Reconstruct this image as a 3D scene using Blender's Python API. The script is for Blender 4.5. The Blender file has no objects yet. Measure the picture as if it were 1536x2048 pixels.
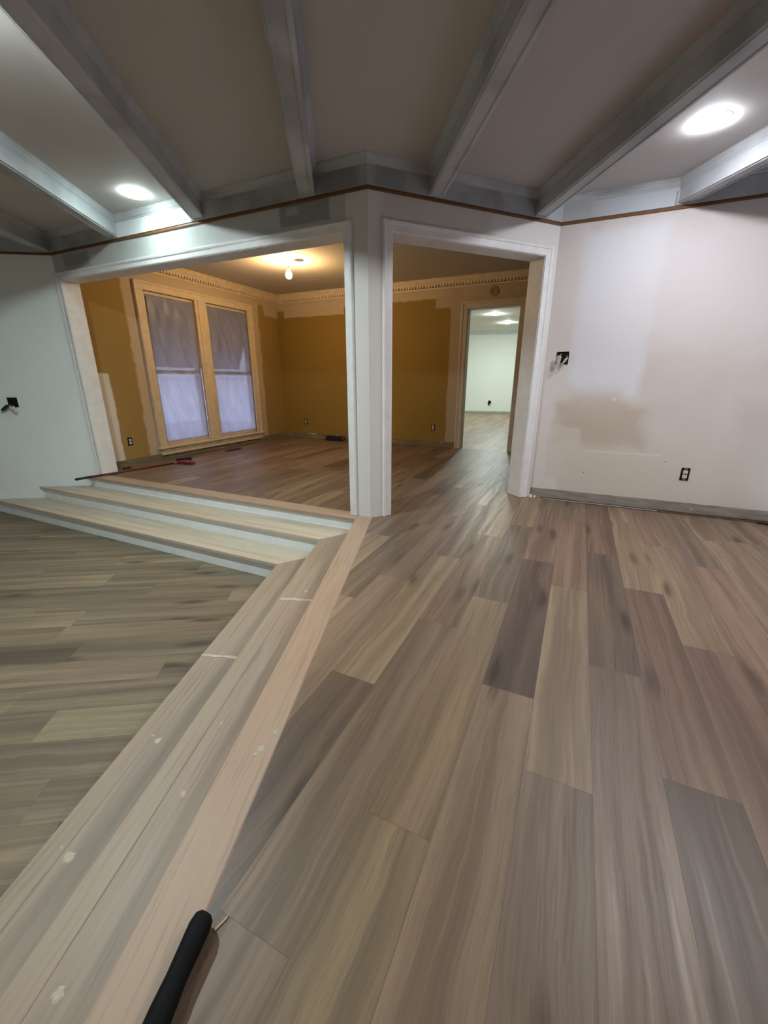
import bpy, bmesh, math, random
from mathutils import Vector, Matrix
random.seed(7)
PI = math.pi
S = bpy.context.scene
COL = S.collection

# ------------------------------------------------------------------ camera
FPX = 810.0
PITCH, ROLL, CAMH = math.radians(18.0448), math.radians(0.0743), 1.0689
fw = Vector((0, math.cos(PITCH), -math.sin(PITCH)))
r0 = Vector((1, 0, 0)); u0 = r0.cross(fw)
rr = math.cos(ROLL) * r0 + math.sin(ROLL) * u0
uu = rr.cross(fw)
cam = bpy.data.cameras.new('camera'); cob = bpy.data.objects.new('camera', cam); COL.objects.link(cob)
cam.sensor_fit = 'VERTICAL'; cam.sensor_height = 36.0; cam.lens = 36.0 * FPX / 2048.0
cam.clip_start = 0.02; cam.clip_end = 100
m = Matrix((rr, uu, -fw)).transposed().to_4x4(); m.translation = (0, 0, CAMH)
cob.matrix_world = m
S.camera = cob

# ------------------------------------------------------------------ exposure, world
S.view_settings.view_transform = 'Standard'; S.view_settings.look = 'None'
S.view_settings.gamma = 1.0; S.view_settings.use_curve_mapping = False
S.view_settings.exposure = 0.15
W = bpy.data.worlds.new('dusk'); S.world = W; W.use_nodes = True
W.node_tree.nodes['Background'].inputs[0].default_value = (0.48, 0.54, 0.80, 1)
W.node_tree.nodes['Background'].inputs[1].default_value = 3.0
# strength of the lamps' lenses (visible fixtures and added unseen ones)
LED_LEFT = ((0.80, 1.0, 1.0), 80.0)
LED_RIGHT = ((0.87, 0.90, 1.0), 145.0)
LED_BACK = ((0.98, 0.97, 0.94), 400.0)
LED_RIGHT2 = ((1.0, 0.96, 0.94), 480.0)
LED_BACK2 = ((1.0, 0.90, 0.78), 190.0)
LED_LEFT2 = ((0.87, 1.0, 1.0), 780.0)
LED_FAR = ((0.90, 1.0, 0.93), 760.0)
BULB = ((1.0, 0.66, 0.32), 680.0)

# ------------------------------------------------------------------ plan
def dr(deg): a = math.radians(deg); return Vector((math.sin(a), math.cos(a)))
K = Vector((-0.11035, 3.13533))
uA, nA = dr(-65.11), dr(24.89)
uB, nB = dr(66.65), dr(-23.35)
uF = -dr(83.63)                       # along the left wall, towards the left
nFo = dr(-6.37)                       # behind the left wall
uM, nM = dr(-6.33), dr(83.67)         # beams and their cross direction
uS, nS = dr(6.155), dr(96.155)        # diagonal flight
BC = Vector((1.4117, 3.7925))
FA = K + uA * 3.53
TH = 0.165
def AN(a, n, z=None):
    p = K + uA * a + nA * n
    return p if z is None else Vector((p.x, p.y, z))
def line_x(p, d, q, e):               # intersection of p+td and q+se
    den = d.x * e.y - d.y * e.x
    t = ((q.x - p.x) * e.y - (q.y - p.y) * e.x) / den
    return p + d * t
def X(n, s):                          # point on line n=const of wall A and s=const of the diagonal
    return line_x(K + nA * n, uA, nS * s, uS)
ZT1, ZT2, ZL = -0.107, -0.242, -0.392   # treads and the sunken floor
ZTRIM, ZCEIL = 2.243, 2.425
CR_END = BC - uA * 3.3
LBACK = -3.4                          # back wall of the main room, in uM
def M(nm, um): return nM * nm + uM * um
F_END = line_x(FA, uF, M(-4.6, 0), uM)
C_END = line_x(BC, -uA, M(4.4, 0), uM)
BL, BR = M(-4.6, LBACK), M(4.4, LBACK)

# ------------------------------------------------------------------ materials
class NT:
    def __init__(s, name):
        s.m = bpy.data.materials.new(name); s.m.use_nodes = True
        s.t = s.m.node_tree; s.t.nodes.clear()
        s.out = s.n('ShaderNodeOutputMaterial')
    def n(s, ty, **kw):
        o = s.t.nodes.new(ty)
        for k, v in kw.items(): setattr(o, k, v)
        return o
    def link(s, a, b): s.t.links.new(a, b)
    def _in(s, sock, v):
        if hasattr(v, 'links') or isinstance(v, bpy.types.NodeSocket): s.link(v, sock)
        elif isinstance(v, (tuple, list)) and len(v) == 3 and sock.type == 'RGBA': sock.default_value = (*v, 1)
        else: sock.default_value = v
    def math(s, op, a, b=None, c=None, clamp=False):
        o = s.n('ShaderNodeMath', operation=op, use_clamp=clamp)
        s._in(o.inputs[0], a)
        if b is not None: s._in(o.inputs[1], b)
        if c is not None: s._in(o.inputs[2], c)
        return o.outputs[0]
    def mix(s, f, a, b, mode='MIX'):
        o = s.n('ShaderNodeMix', data_type='RGBA', blend_type=mode)
        s._in(o.inputs[0], f); s._in(o.inputs[6], a); s._in(o.inputs[7], b)
        return o.outputs[2]
    def uv(s, name=None):
        o = s.n('ShaderNodeUVMap')
        if name: o.uv_map = name
        return o.outputs[0]
    def sep(s, v):
        o = s.n('ShaderNodeSeparateXYZ'); s.link(v, o.inputs[0]); return o.outputs
    def comb(s, x, y, z=0.0):
        o = s.n('ShaderNodeCombineXYZ')
        for i, v in enumerate((x, y, z)): s._in(o.inputs[i], v)
        return o.outputs[0]
    def noise(s, vec, scale, detail=3.0, rough=0.55, dist=0.0):
        o = s.n('ShaderNodeTexNoise'); s.link(vec, o.inputs['Vector'])
        o.inputs['Scale'].default_value = scale; o.inputs['Detail'].default_value = detail
        o.inputs['Roughness'].default_value = rough; o.inputs['Distortion'].default_value = dist
        return o.outputs[0]
    def rng(s, v, a, b, c=0.0, d=1.0):
        o = s.n('ShaderNodeMapRange', interpolation_type='SMOOTHSTEP')
        s._in(o.inputs[0], v)
        for i, q in enumerate((a, b, c, d)): s._in(o.inputs[i + 1], q)
        return o.outputs[0]
    def bsdf(s, col, rough=0.6, bump=None, bstr=0.2, bdist=0.002, spec=0.4, metal=0.0):
        b = s.n('ShaderNodeBsdfPrincipled')
        s._in(b.inputs['Base Color'], col); s._in(b.inputs['Roughness'], rough)
        b.inputs['Specular IOR Level'].default_value = spec; b.inputs['Metallic'].default_value = metal
        if bump is not None:
            o = s.n('ShaderNodeBump'); o.inputs['Strength'].default_value = bstr
            o.inputs['Distance'].default_value = bdist
            s.link(bump, o.inputs['Height']); s.link(o.outputs[0], b.inputs['Normal'])
        s.link(b.outputs[0], s.out.inputs[0]); return b
    def patch(s, x, z, cx, cz, hw, hh, soft=0.05, wob=None, amp=0.06):
        """mask of a roughly rectangular patch of paint, edges wobbling"""
        dx = s.math('SUBTRACT', s.math('ABSOLUTE', s.math('SUBTRACT', x, cx)), hw)
        dz = s.math('SUBTRACT', s.math('ABSOLUTE', s.math('SUBTRACT', z, cz)), hh)
        d = s.math('MAXIMUM', dx, dz)
        if wob is not None: d = s.math('ADD', d, s.math('MULTIPLY', s.math('SUBTRACT', wob, 0.5), amp * 2))
        return s.rng(d, -soft, soft, 1.0, 0.0)

def plain(name, col, rough=0.6, spec=0.4, metal=0.0, var=0.06, scale=12.0):
    t = NT(name); tc = t.n('ShaderNodeTexCoord').outputs['Object']
    nz = t.noise(tc, scale)
    dark = tuple(c * (1 - var * 2) for c in col)
    c = t.mix(t.rng(nz, 0.3, 0.7), dark, col)
    t.bsdf(c, rough, nz, 0.05, 0.001, spec, metal); return t.m

def emit(name, col, st):
    t = NT(name); e = t.n('ShaderNodeEmission'); e.inputs[0].default_value = (*col, 1); e.inputs[1].default_value = st
    t.link(e.outputs[0], t.out.inputs[0]); return t.m

def drywall(name, base, patches=(), strip=None, cloud=0.10, cloudcol=None, scale=1.6, wall_strips=()):
    """wall paint in wall metres (u along, v up); patches = (cx,cz,hw,hh,soft,amp,colour,strength)"""
    t = NT(name); x, z, _ = t.sep(t.uv())
    v = t.comb(x, z)
    w = t.noise(v, 4.5, 4.0, 0.6); w2 = t.noise(v, scale, 3.0, 0.5); fine = t.noise(v, 60.0, 2.0)
    cc = cloudcol or tuple(c * 0.82 for c in base)
    c = t.mix(t.math('MULTIPLY', t.rng(w2, 0.42, 0.68), min(1.0, cloud * 4)), base, cc)
    for (cx, cz, hw, hh, soft, amp, colr, st) in patches:
        msk = t.patch(x, z, cx, cz, hw, hh, soft, w, amp)
        c = t.mix(t.math('MULTIPLY', msk, st), c, colr)
    if strip:
        h, colr = strip
        edge = t.math('ADD', z, t.math('MULTIPLY', t.math('SUBTRACT', t.noise(v, 9.0), 0.5), 0.012))
        msk = t.rng(edge, h - 0.003, h + 0.003, 1.0, 0.0)
        sc = t.mix(t.rng(t.noise(t.comb(t.math('MULTIPLY', x, 1.0), t.math('MULTIPLY', z, 6.0)), 5.0, 4.0), 0.35, 0.65), colr, tuple(q * 0.72 for q in colr))
        blob = t.rng(t.noise(t.comb(t.math('MULTIPLY', x, 1.3), t.math('MULTIPLY', z, 5.0)), 3.1, 2.0), 0.66, 0.70)
        sc = t.mix(blob, sc, (0.62, 0.60, 0.56))
        c = t.mix(msk, c, sc)
    t.bsdf(c, 0.72, t.math('ADD', fine, t.math('MULTIPLY', w, 2.0)), 0.12, 0.0015, 0.25)
    return t.m

def plank_mat(name, rough=0.42, mul=(1, 1, 1), knots=True, contrast=1.22):
    t = NT(name)
    u, v, _ = t.sep(t.uv('plank'))            # metres along / across inside one plank
    col = t.n('ShaderNodeVertexColor', layer_name='tone')
    seed = t.math('MULTIPLY', col.outputs['Alpha'], 91.7)
    base = t.mix(1.0, col.outputs['Color'], mul, 'MULTIPLY')
    su = t.math('ADD', u, seed)
    warp = t.noise(t.comb(t.math('MULTIPLY', su, 2.2), t.math('MULTIPLY', v, 3.0), seed), 1.0, 3.0)
    vv = t.math('ADD', v, t.math('MULTIPLY', t.math('SUBTRACT', warp, 0.5), 0.055))
    vo = t.n('ShaderNodeTexVoronoi', voronoi_dimensions='2D'); vo.inputs['Scale'].default_value = 1.0
    t.link(t.comb(t.math('MULTIPLY', su, 1.5), t.math('MULTIPLY', t.math('ADD', vv, seed), 6.5)), vo.inputs['Vector'])
    kd = vo.outputs['Distance']; sel = t.rng(t.sep(vo.outputs['Color'])[0], 0.66, 0.70)
    vv = t.math('ADD', vv, t.math('MULTIPLY', t.math('MULTIPLY', t.rng(kd, 0.55, 0.0), sel), 0.022))
    band = t.noise(t.comb(t.math('MULTIPLY', su, 0.55), t.math('MULTIPLY', vv, 15.0), seed), 1.0, 2.0, 0.5)
    streak = t.noise(t.comb(t.math('MULTIPLY', su, 1.6), t.math('MULTIPLY', vv, 62.0), seed), 1.0, 4.0, 0.6)
    fine = t.noise(t.comb(t.math('MULTIPLY', su, 9.0), t.math('MULTIPLY', vv, 420.0), seed), 1.0, 3.0, 0.6)
    k = contrast
    c = t.mix(t.math('MULTIPLY', t.rng(band, 0.38, 0.66), 0.55 * k), base, t.mix(1.0, base, (0.50, 0.47, 0.45), 'MULTIPLY'))
    c = t.mix(t.math('MULTIPLY', t.rng(band, 0.44, 0.30), 0.45 * k), c, t.mix(1.0, base, (1.42, 1.36, 1.22), 'MULTIPLY'))
    c = t.mix(t.math('MULTIPLY', t.rng(streak, 0.50, 0.72), 0.50 * k), c, t.mix(1.0, base, (0.52, 0.49, 0.47), 'MULTIPLY'))
    c = t.mix(t.math('MULTIPLY', t.rng(streak, 0.46, 0.28), 0.35 * k), c, t.mix(1.0, base, (1.35, 1.30, 1.22), 'MULTIPLY'))
    c = t.mix(t.math('MULTIPLY', t.rng(fine, 0.45, 0.70), 0.36 * k), c, t.mix(1.0, base, (0.55, 0.52, 0.50), 'MULTIPLY'))
    if knots:
        km = t.math('MULTIPLY', t.rng(t.math('ADD', kd, t.math('MULTIPLY', t.math('SUBTRACT', streak, 0.5), 0.45)), 0.24, 0.02), sel)
        c = t.mix(t.math('MULTIPLY', km, 0.9), c, t.mix(1.0, base, (0.33, 0.29, 0.27), 'MULTIPLY'))
    # seams
    L = t.uv('seam'); a, b, _ = t.sep(L)
    seam = t.math('MAXIMUM', t.rng(a, 0.0006, 0.0016, 1.0, 0.0), t.rng(b, 0.0006, 0.0016, 1.0, 0.0))
    c = t.mix(t.math('MULTIPLY', seam, 0.35), c, (0.03, 0.025, 0.02))
    t.bsdf(c, t.rng(streak, 0.2, 0.8, rough - 0.06, rough + 0.10), fine, 0.06, 0.001, 0.42)
    return t.m

def wood(name, base, rough=0.55, dark=0.70, bands=10.0):
    """bare wood, grain along uv.x (metres)"""
    t = NT(name); u, v, _ = t.sep(t.uv())
    warp = t.noise(t.comb(t.math('MULTIPLY', u, 1.6), t.math('MULTIPLY', v, 3.0)), 1.0, 3.0)
    vv = t.math('ADD', v, t.math('MULTIPLY', t.math('SUBTRACT', warp, 0.5), 0.05))
    band = t.noise(t.comb(t.math('MULTIPLY', u, 0.8), t.math('MULTIPLY', vv, bands)), 1.0, 2.0)
    st = t.noise(t.comb(t.math('MULTIPLY', u, 2.6), t.math('MULTIPLY', vv, 75.0)), 1.0, 4.0, 0.6)
    fi = t.noise(t.comb(t.math('MULTIPLY', u, 14.0), t.math('MULTIPLY', vv, 500.0)), 1.0, 2.0)
    hue = t.noise(t.comb(t.math('MULTIPLY', u, 1.1), t.math('MULTIPLY', vv, 5.0), 3.3), 1.0, 2.0)
    d = tuple(q * dark for q in base)
    c = t.mix(t.math('MULTIPLY', t.rng(band, 0.42, 0.66), 0.7), base, d)
    c = t.mix(t.math('MULTIPLY', t.rng(hue, 0.52, 0.68), 0.4), c, (base[0] * 1.02, base[1] * 0.86, base[2] * 0.80))
    c = t.mix(t.math('MULTIPLY', t.rng(st, 0.50, 0.68), 0.55), c, tuple(q * 0.60 for q in base))
    c = t.mix(t.math('MULTIPLY', t.rng(st, 0.45, 0.28), 0.25), c, tuple(min(1, q * 1.22) for q in base))
    c = t.mix(t.math('MULTIPLY', t.rng(fi, 0.5, 0.8), 0.15), c, tuple(q * 0.6 for q in base))
    t.bsdf(c, rough, fi, 0.05, 0.001, 0.3); return t.m

M_ = {}
PRIME = (0.62, 0.60, 0.55); WHITE = (0.78, 0.78, 0.76)
M_['wallF'] = drywall('white_skimmed_wall', (0.80, 0.85, 0.835), [(1.1, 0.9, 0.5, 0.7, 0.25, 0.2, (0.79, 0.86, 0.88), 0.7)], cloud=0.05)
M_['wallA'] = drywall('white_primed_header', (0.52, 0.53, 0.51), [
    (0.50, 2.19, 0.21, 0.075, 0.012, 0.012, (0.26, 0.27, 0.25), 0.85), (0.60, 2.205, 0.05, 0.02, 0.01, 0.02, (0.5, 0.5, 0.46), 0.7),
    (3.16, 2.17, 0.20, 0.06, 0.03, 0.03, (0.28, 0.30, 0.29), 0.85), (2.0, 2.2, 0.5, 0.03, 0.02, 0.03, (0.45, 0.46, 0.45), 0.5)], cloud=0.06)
M_['wallB'] = drywall('white_primed_doorway_wall', (0.70, 0.685, 0.665), [
    (0.55, 2.2, 0.45, 0.09, 0.05, 0.04, (0.55, 0.52, 0.47), 0.6)], cloud=0.05)
M_['wallC'] = drywall('patchy_pink_white_wall', (0.61, 0.56, 0.525), [
    (1.5, 0.25, 1.8, 0.38, 0.22, 0.12, (0.57, 0.52, 0.455), 0.75),
    (0.10, 1.1, 0.13, 1.3, 0.03, 0.03, (0.66, 0.62, 0.60), 0.8),
    (0.48, 1.55, 0.27, 0.62, 0.05, 0.05, (0.68, 0.70, 0.74), 0.85),
    (1.3, 1.75, 0.85, 0.45, 0.25, 0.2, (0.67, 0.65, 0.66), 0.7),
    (0.50, 0.70, 0.34, 0.17, 0.07, 0.10, (0.46, 0.375, 0.30), 0.80),
    (0.42, 0.88, 0.22, 0.12, 0.08, 0.08, (0.52, 0.45, 0.39), 0.6),
    (0.24, 0.44, 0.13, 0.24, 0.025, 0.07, (0.60, 0.55, 0.48), 0.75),
    (0.70, 0.47, 0.30, 0.006, 0.006, 0.012, (0.68, 0.65, 0.60), 0.7),
    (0.65, 0.30, 0.33, 0.12, 0.06, 0.10, (0.57, 0.52, 0.45), 0.6),
    (1.75, 0.45, 0.30, 0.45, 0.12, 0.15, (0.52, 0.47, 0.40), 0.65),
    (0.585, 0.92, 0.012, 0.01, 0.004, 0.02, (0.66, 0.63, 0.58), 0.8),
    (0.44, 0.275, 0.005, 0.005, 0.002, 0.0, (0.2, 0.12, 0.1), 0.8),
    (1.04, 0.42, 0.01, 0.004, 0.003, 0.0, (0.3, 0.26, 0.22), 0.8)],
    strip=(0.088, (0.30, 0.265, 0.225)), cloud=0.10, cloudcol=(0.55, 0.49, 0.45), scale=1.9)
GOLD = (0.33, 0.215, 0.07); CREAM = (0.50, 0.40, 0.285)
M_['wallD'] = drywall('gold_wall_with_cream_primer', GOLD, [
    (2.04, 1.15, 1.20, 1.25, 0.02, 0.05, CREAM, 1.0), (1.9, 2.36, 3.0, 0.06, 0.02, 0.05, CREAM, 1.0),
    (0.32, 0.53, 0.165, 0.61, 0.012, 0.025, (0.66, 0.62, 0.54), 1.0),
    (3.63, 2.25, 0.25, 0.12, 0.02, 0.06, CREAM, 1.0)],
    strip=(0.085, (0.20, 0.165, 0.105)), cloud=0.05)
M_['wallE'] = drywall('gold_back_wall_with_cream_primer', (0.265, 0.170, 0.034), [
    (1.5, 2.33, 3.2, 0.085, 0.015, 0.05, CREAM, 0.9), (3.0, 2.23, 0.62, 0.10, 0.012, 0.02, CREAM, 0.9),
    (0.0, 2.22, 0.75, 0.11, 0.02, 0.05, (0.46, 0.36, 0.25), 0.9), (0.42, 1.1, 0.09, 1.25, 0.015, 0.04, (0.42, 0.33, 0.23), 0.9),
    (3.62, 0.055, 0.055, 0.035, 0.01, 0.03, (0.66, 0.62, 0.52), 1.0)],
    strip=(0.095, (0.22, 0.175, 0.105)), cloud=0.04)
M_['wallfar'] = drywall('pale_green_white_wall', (0.72, 0.76, 0.71), strip=(0.05, (0.45, 0.43, 0.38)), cloud=0.03)
M_['plainwall'] = drywall('plain_painted_wall', (0.60, 0.57, 0.53), cloud=0.05)
M_['goldplain'] = drywall('gold_side_wall', GOLD, cloud=0.05)
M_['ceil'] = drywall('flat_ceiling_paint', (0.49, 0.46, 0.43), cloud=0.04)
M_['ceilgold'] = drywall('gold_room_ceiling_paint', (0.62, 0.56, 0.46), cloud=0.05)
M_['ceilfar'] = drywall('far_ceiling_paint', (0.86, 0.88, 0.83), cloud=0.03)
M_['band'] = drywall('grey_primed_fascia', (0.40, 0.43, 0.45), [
    (-1.80, 2.3, 0.62, 0.2, 0.08, 0.06, (0.66, 0.69, 0.69), 0.9), (2.2, 2.3, 0.45, 0.2, 0.1, 0.08, (0.52, 0.56, 0.60), 0.7),  # left bay lightened in colour to boost the lamp's brightness there
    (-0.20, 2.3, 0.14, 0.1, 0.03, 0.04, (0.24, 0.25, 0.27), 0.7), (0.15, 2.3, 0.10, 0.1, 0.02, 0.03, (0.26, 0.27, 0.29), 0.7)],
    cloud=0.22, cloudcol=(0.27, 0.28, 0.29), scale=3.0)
M_['beam'] = drywall('brushed_grey_white_beam_primer', (0.47, 0.485, 0.495), cloud=0.20, cloudcol=(0.30, 0.305, 0.31), scale=2.2)
M_['trim'] = plain('white_trim_paint', (0.80, 0.80, 0.80), 0.42, 0.45, var=0.04)
M_['trimold'] = plain('old_cream_trim_paint', (0.70, 0.57, 0.40), 0.5, 0.4, var=0.06)
M_['trimdoor'] = plain('cream_grey_door_trim_paint', (0.55, 0.48, 0.38), 0.45, 0.4, var=0.05)
M_['brown'] = wood('stained_brown_wood_strip', (0.17, 0.08, 0.028), 0.45)
M_['riser'] = plain('pale_blue_white_riser_paint', (0.80, 0.85, 0.86), 0.5, 0.4, var=0.03)
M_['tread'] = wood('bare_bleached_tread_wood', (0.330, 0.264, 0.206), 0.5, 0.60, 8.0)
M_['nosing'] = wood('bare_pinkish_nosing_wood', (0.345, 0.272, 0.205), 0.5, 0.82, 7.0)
M_['treadA'] = wood('brightened_cream_tread_wood', (0.55, 0.495, 0.39), 0.5, 0.78, 9.0)  # paler copies for the wall A side, brightness put into their colour
M_['nosingA'] = wood('brightened_cream_nosing_wood', (0.55, 0.475, 0.375), 0.5, 0.86, 7.0)
M_['topboard'] = wood('bare_pink_oak_edge_board', (0.41, 0.30, 0.22), 0.5, 0.86, 7.0)
M_['filler'] = plain('dried_cream_wood_filler', (0.50, 0.445, 0.355), 0.85, 0.1, var=0.05, scale=60)
M_['floor'] = plank_mat('vinyl_plank_floor')
M_['floorlow'] = plank_mat('vinyl_plank_floor_lower', mul=(1.06, 1.16, 1.10), contrast=1.1)
M_['black'] = plain('black_plastic', (0.012, 0.012, 0.013), 0.45, 0.4)
M_['blackrub'] = plain('black_rubber', (0.004, 0.005, 0.006), 0.7, 0.15)
M_['darkbox'] = plain('dark_box_inside', (0.010, 0.009, 0.010), 0.8, 0.1)
M_['cream'] = plain('cream_device_plastic', (0.70, 0.66, 0.56), 0.4, 0.45)
M_['metal'] = plain('galvanised_metal', (0.55, 0.53, 0.48), 0.35, 0.5, 1.0)
M_['chrome'] = plain('polished_strip_metal', (0.75, 0.74, 0.72), 0.18, 0.5, 1.0)
M_['bronze'] = plain('dark_bronze_strip', (0.07, 0.045, 0.04), 0.35, 0.5, 0.7)
M_['red'] = plain('dark_red_painted_metal', (0.13, 0.006, 0.010), 0.35, 0.5)
M_['redpl'] = plain('red_plastic', (0.22, 0.02, 0.025), 0.45, 0.45)
M_['gravvent'] = plain('dark_brown_register_metal', (0.030, 0.022, 0.017), 0.45, 0.5, 0.5)
M_['ring'] = plain('tan_hole_ring', (0.34, 0.24, 0.12), 0.7, 0.2)
M_['splinter'] = wood('pale_splinter_wood', (0.55, 0.38, 0.24), 0.7)
M_['dark'] = plain('dark_opening', (0.02, 0.018, 0.015), 0.9, 0.1)
M_['ledring'] = plain('white_light_trim', (0.80, 0.80, 0.80), 0.4, 0.4, var=0.0)
for nme, (c, st) in dict(ledL=LED_LEFT, ledR=LED_RIGHT, ledB=LED_BACK, ledG=LED_LEFT2, ledH=LED_RIGHT2, ledJ=LED_BACK2, ledF=LED_FAR, bulb=BULB).items():
    M_[nme] = emit('glowing_lens_' + {'ledL': 'cool', 'ledR': 'blue_white', 'ledB': 'warm', 'ledG': 'cool_green', 'ledH': 'blue_grey', 'ledJ': 'soft_warm', 'ledF': 'green_white', 'bulb': 'incandescent'}[nme], c, st)

def sheet_mat():
    t = NT('cloudy_masking_plastic'); x, z, _ = t.sep(t.uv())
    fold = t.noise(t.comb(t.math('ADD', t.math('MULTIPLY', x, 9.0), t.math('MULTIPLY', z, 2.5)), t.math('MULTIPLY', z, 2.0)), 1.0, 4.0, 0.6)
    c = t.mix(t.rng(fold, 0.35, 0.75), (0.47, 0.47, 0.54), (0.58, 0.58, 0.66))
    d = t.n('ShaderNodeBsdfPrincipled'); t.link(c, d.inputs['Base Color']); d.inputs['Roughness'].default_value = 0.35
    bp = t.n('ShaderNodeBump'); bp.inputs['Strength'].default_value = 0.5; bp.inputs['Distance'].default_value = 0.01
    t.link(fold, bp.inputs['Height']); t.link(bp.outputs[0], d.inputs['Normal'])
    tl = t.n('ShaderNodeBsdfTranslucent'); t.link(c, tl.inputs[0])
    tr = t.n('ShaderNodeBsdfTransparent')
    m1 = t.n('ShaderNodeMixShader'); m1.inputs[0].default_value = 0.55; t.link(d.outputs[0], m1.inputs[1]); t.link(tl.outputs[0], m1.inputs[2])
    m2 = t.n('ShaderNodeMixShader'); m2.inputs[0].default_value = 0.30; t.link(m1.outputs[0], m2.inputs[1]); t.link(tr.outputs[0], m2.inputs[2])
    t.link(m2.outputs[0], t.out.inputs[0]); return t.m
M_['sheet'] = sheet_mat()
def glass_mat():
    t = NT('window_glass'); g = t.n('ShaderNodeBsdfGlass'); g.inputs['IOR'].default_value = 1.45; g.inputs['Roughness'].default_value = 0.0
    g.inputs[0].default_value = (0.95, 0.97, 0.97, 1); tr = t.n('ShaderNodeBsdfTransparent')
    mx = t.n('ShaderNodeMixShader'); mx.inputs[0].default_value = 0.85
    t.link(g.outputs[0], mx.inputs[1]); t.link(tr.outputs[0], mx.inputs[2]); t.link(mx.outputs[0], t.out.inputs[0]); return t.m
M_['glass'] = glass_mat()

# ------------------------------------------------------------------ mesh helpers
def V3(p, z): return Vector((p.x, p.y, z))
def prism(bm, pts, z0, z1):
    pts = [Vector((p[0], p[1])) for p in pts]
    area = sum(pts[i].x * pts[(i + 1) % len(pts)].y - pts[(i + 1) % len(pts)].x * pts[i].y for i in range(len(pts)))
    if area < 0: pts = pts[::-1]
    lo = [bm.verts.new(V3(p, z0)) for p in pts]; hi = [bm.verts.new(V3(p, z1)) for p in pts]
    n = len(pts)
    bm.faces.new(hi); bm.faces.new(lo[::-1])
    for i in range(n): bm.faces.new((lo[i], lo[(i + 1) % n], hi[(i + 1) % n], hi[i]))
def fbox(bm, O, u, n, x0, x1, y0, y1, z0, z1):
    prism(bm, [O + u * x0 + n * y0, O + u * x1 + n * y0, O + u * x1 + n * y1, O + u * x0 + n * y1], z0, z1)
def box(bm, x0, x1, y0, y1, z0, z1): fbox(bm, Vector((0, 0)), Vector((1, 0)), Vector((0, 1)), x0, x1, y0, y1, z0, z1)
def loft(bm, rings, closed=True, caps=True):
    vs = [[bm.verts.new(p) for p in r] for r in rings]; n = len(vs[0])
    for a, b in zip(vs, vs[1:]):
        for i in range(n if closed else n - 1):
            bm.faces.new((a[i], a[(i + 1) % n], b[(i + 1) % n], b[i]))
    if caps and closed:
        bm.faces.new(vs[0][::-1]); bm.faces.new(vs[-1])
def tube(bm, pts, rad, seg=12):
    pts = [Vector(p) for p in pts]
    if not isinstance(rad, (list, tuple)): rad = [rad] * len(pts)
    rings = []; up = Vector((0, 0, 1))
    for i, p in enumerate(pts):
        d = (pts[min(i + 1, len(pts) - 1)] - pts[max(i - 1, 0)]).normalized()
        s = d.cross(up)
        if s.length < 1e-3: s = d.cross(Vector((0, 1, 0)))
        s.normalize(); t = s.cross(d)
        rings.append([p + (s * math.cos(2 * PI * k / seg) + t * math.sin(2 * PI * k / seg)) * rad[i] for k in range(seg)])
    loft(bm, rings)
def lathe(bm, prof, seg=28, c=(0, 0, 0)):
    c = Vector(c)
    loft(bm, [[c + Vector((r * math.cos(2 * PI * k / seg), r * math.sin(2 * PI * k / seg), z)) for k in range(seg)] for r, z in prof])
def sweep(bm, path, prof, side=1, cap=True):
    """profile (d off the wall towards the room, z) along a plan polyline with mitred corners"""
    path = [Vector((p[0], p[1])) for p in path]; rings = []
    for i, p in enumerate(path):
        ns = []
        for a, b in ((i - 1, i), (i, i + 1)):
            if a >= 0 and b < len(path):
                d = (path[b] - path[a]).normalized(); ns.append(Vector((-d.y, d.x)) * side)
        mt = ns[0] if len(ns) == 1 else (ns[0] + ns[1]) / (1 + ns[0].dot(ns[1]))
        rings.append([V3(p + mt * d, z) for d, z in prof])
    loft(bm, rings, True, cap)
def shape(bm, pts3, n, t):                    # thin extruded 3-D polygon
    f = [Vector(p) for p in pts3]; loft(bm, [f, [p + n * t for p in f]])

def origin_of(bm):
    xs = [v.co for v in bm.verts]
    lo = Vector([min(c[i] for c in xs) for i in range(3)]); hi = Vector([max(c[i] for c in xs) for i in range(3)])
    return Vector(((lo.x + hi.x) / 2, (lo.y + hi.y) / 2, lo.z))
def obj(name, bm, mat, parent=None, uvf=None, smooth=False, bevel=0.0, recalc=True, local=False):
    if recalc: bmesh.ops.recalc_face_normals(bm, faces=bm.faces[:])
    if uvf:
        lay = bm.loops.layers.uv.new('uv')
        for f in bm.faces:
            for l in f.loops: l[lay].uv = uvf(l.vert.co, f.normal)
    o3 = origin_of(bm)
    if smooth:
        for f in bm.faces: f.smooth = True
    bmesh.ops.translate(bm, verts=bm.verts[:], vec=-o3)
    me = bpy.data.meshes.new(name); bm.to_mesh(me); bm.free()
    me.materials.append(mat)
    o = bpy.data.objects.new(name, me); COL.objects.link(o)
    o.location = o3
    if parent is not None:
        o.parent = parent
        if not local:
            o.location = o3 - root_loc(parent)
    if bevel > 0:
        b = o.modifiers.new('bevel', 'BEVEL'); b.width = bevel; b.segments = 2; b.limit_method = 'ANGLE'; b.angle_limit = math.radians(40)
    return o
def root_loc(o):
    l = Vector(o.location)
    while o.parent: o = o.parent; l += Vector(o.location)
    return l
def struct(o): o['kind'] = 'structure'; return o
def tag(o, label, cat, group=None):
    o['label'] = label; o['category'] = cat
    if group: o['group'] = group
    return o
def empty(name, loc, rz=0.0):
    o = bpy.data.objects.new(name, None); COL.objects.link(o); o.location = loc; o.rotation_euler = (0, 0, rz)
    o.empty_display_size = 0.05; return o
def copy_tree(o, parent=None):
    c = o.copy(); COL.objects.link(c)
    if parent is not None: c.parent = parent
    for ch in [x for x in bpy.data.objects if x.parent == o and x is not c]: copy_tree(ch, c)
    return c
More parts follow.
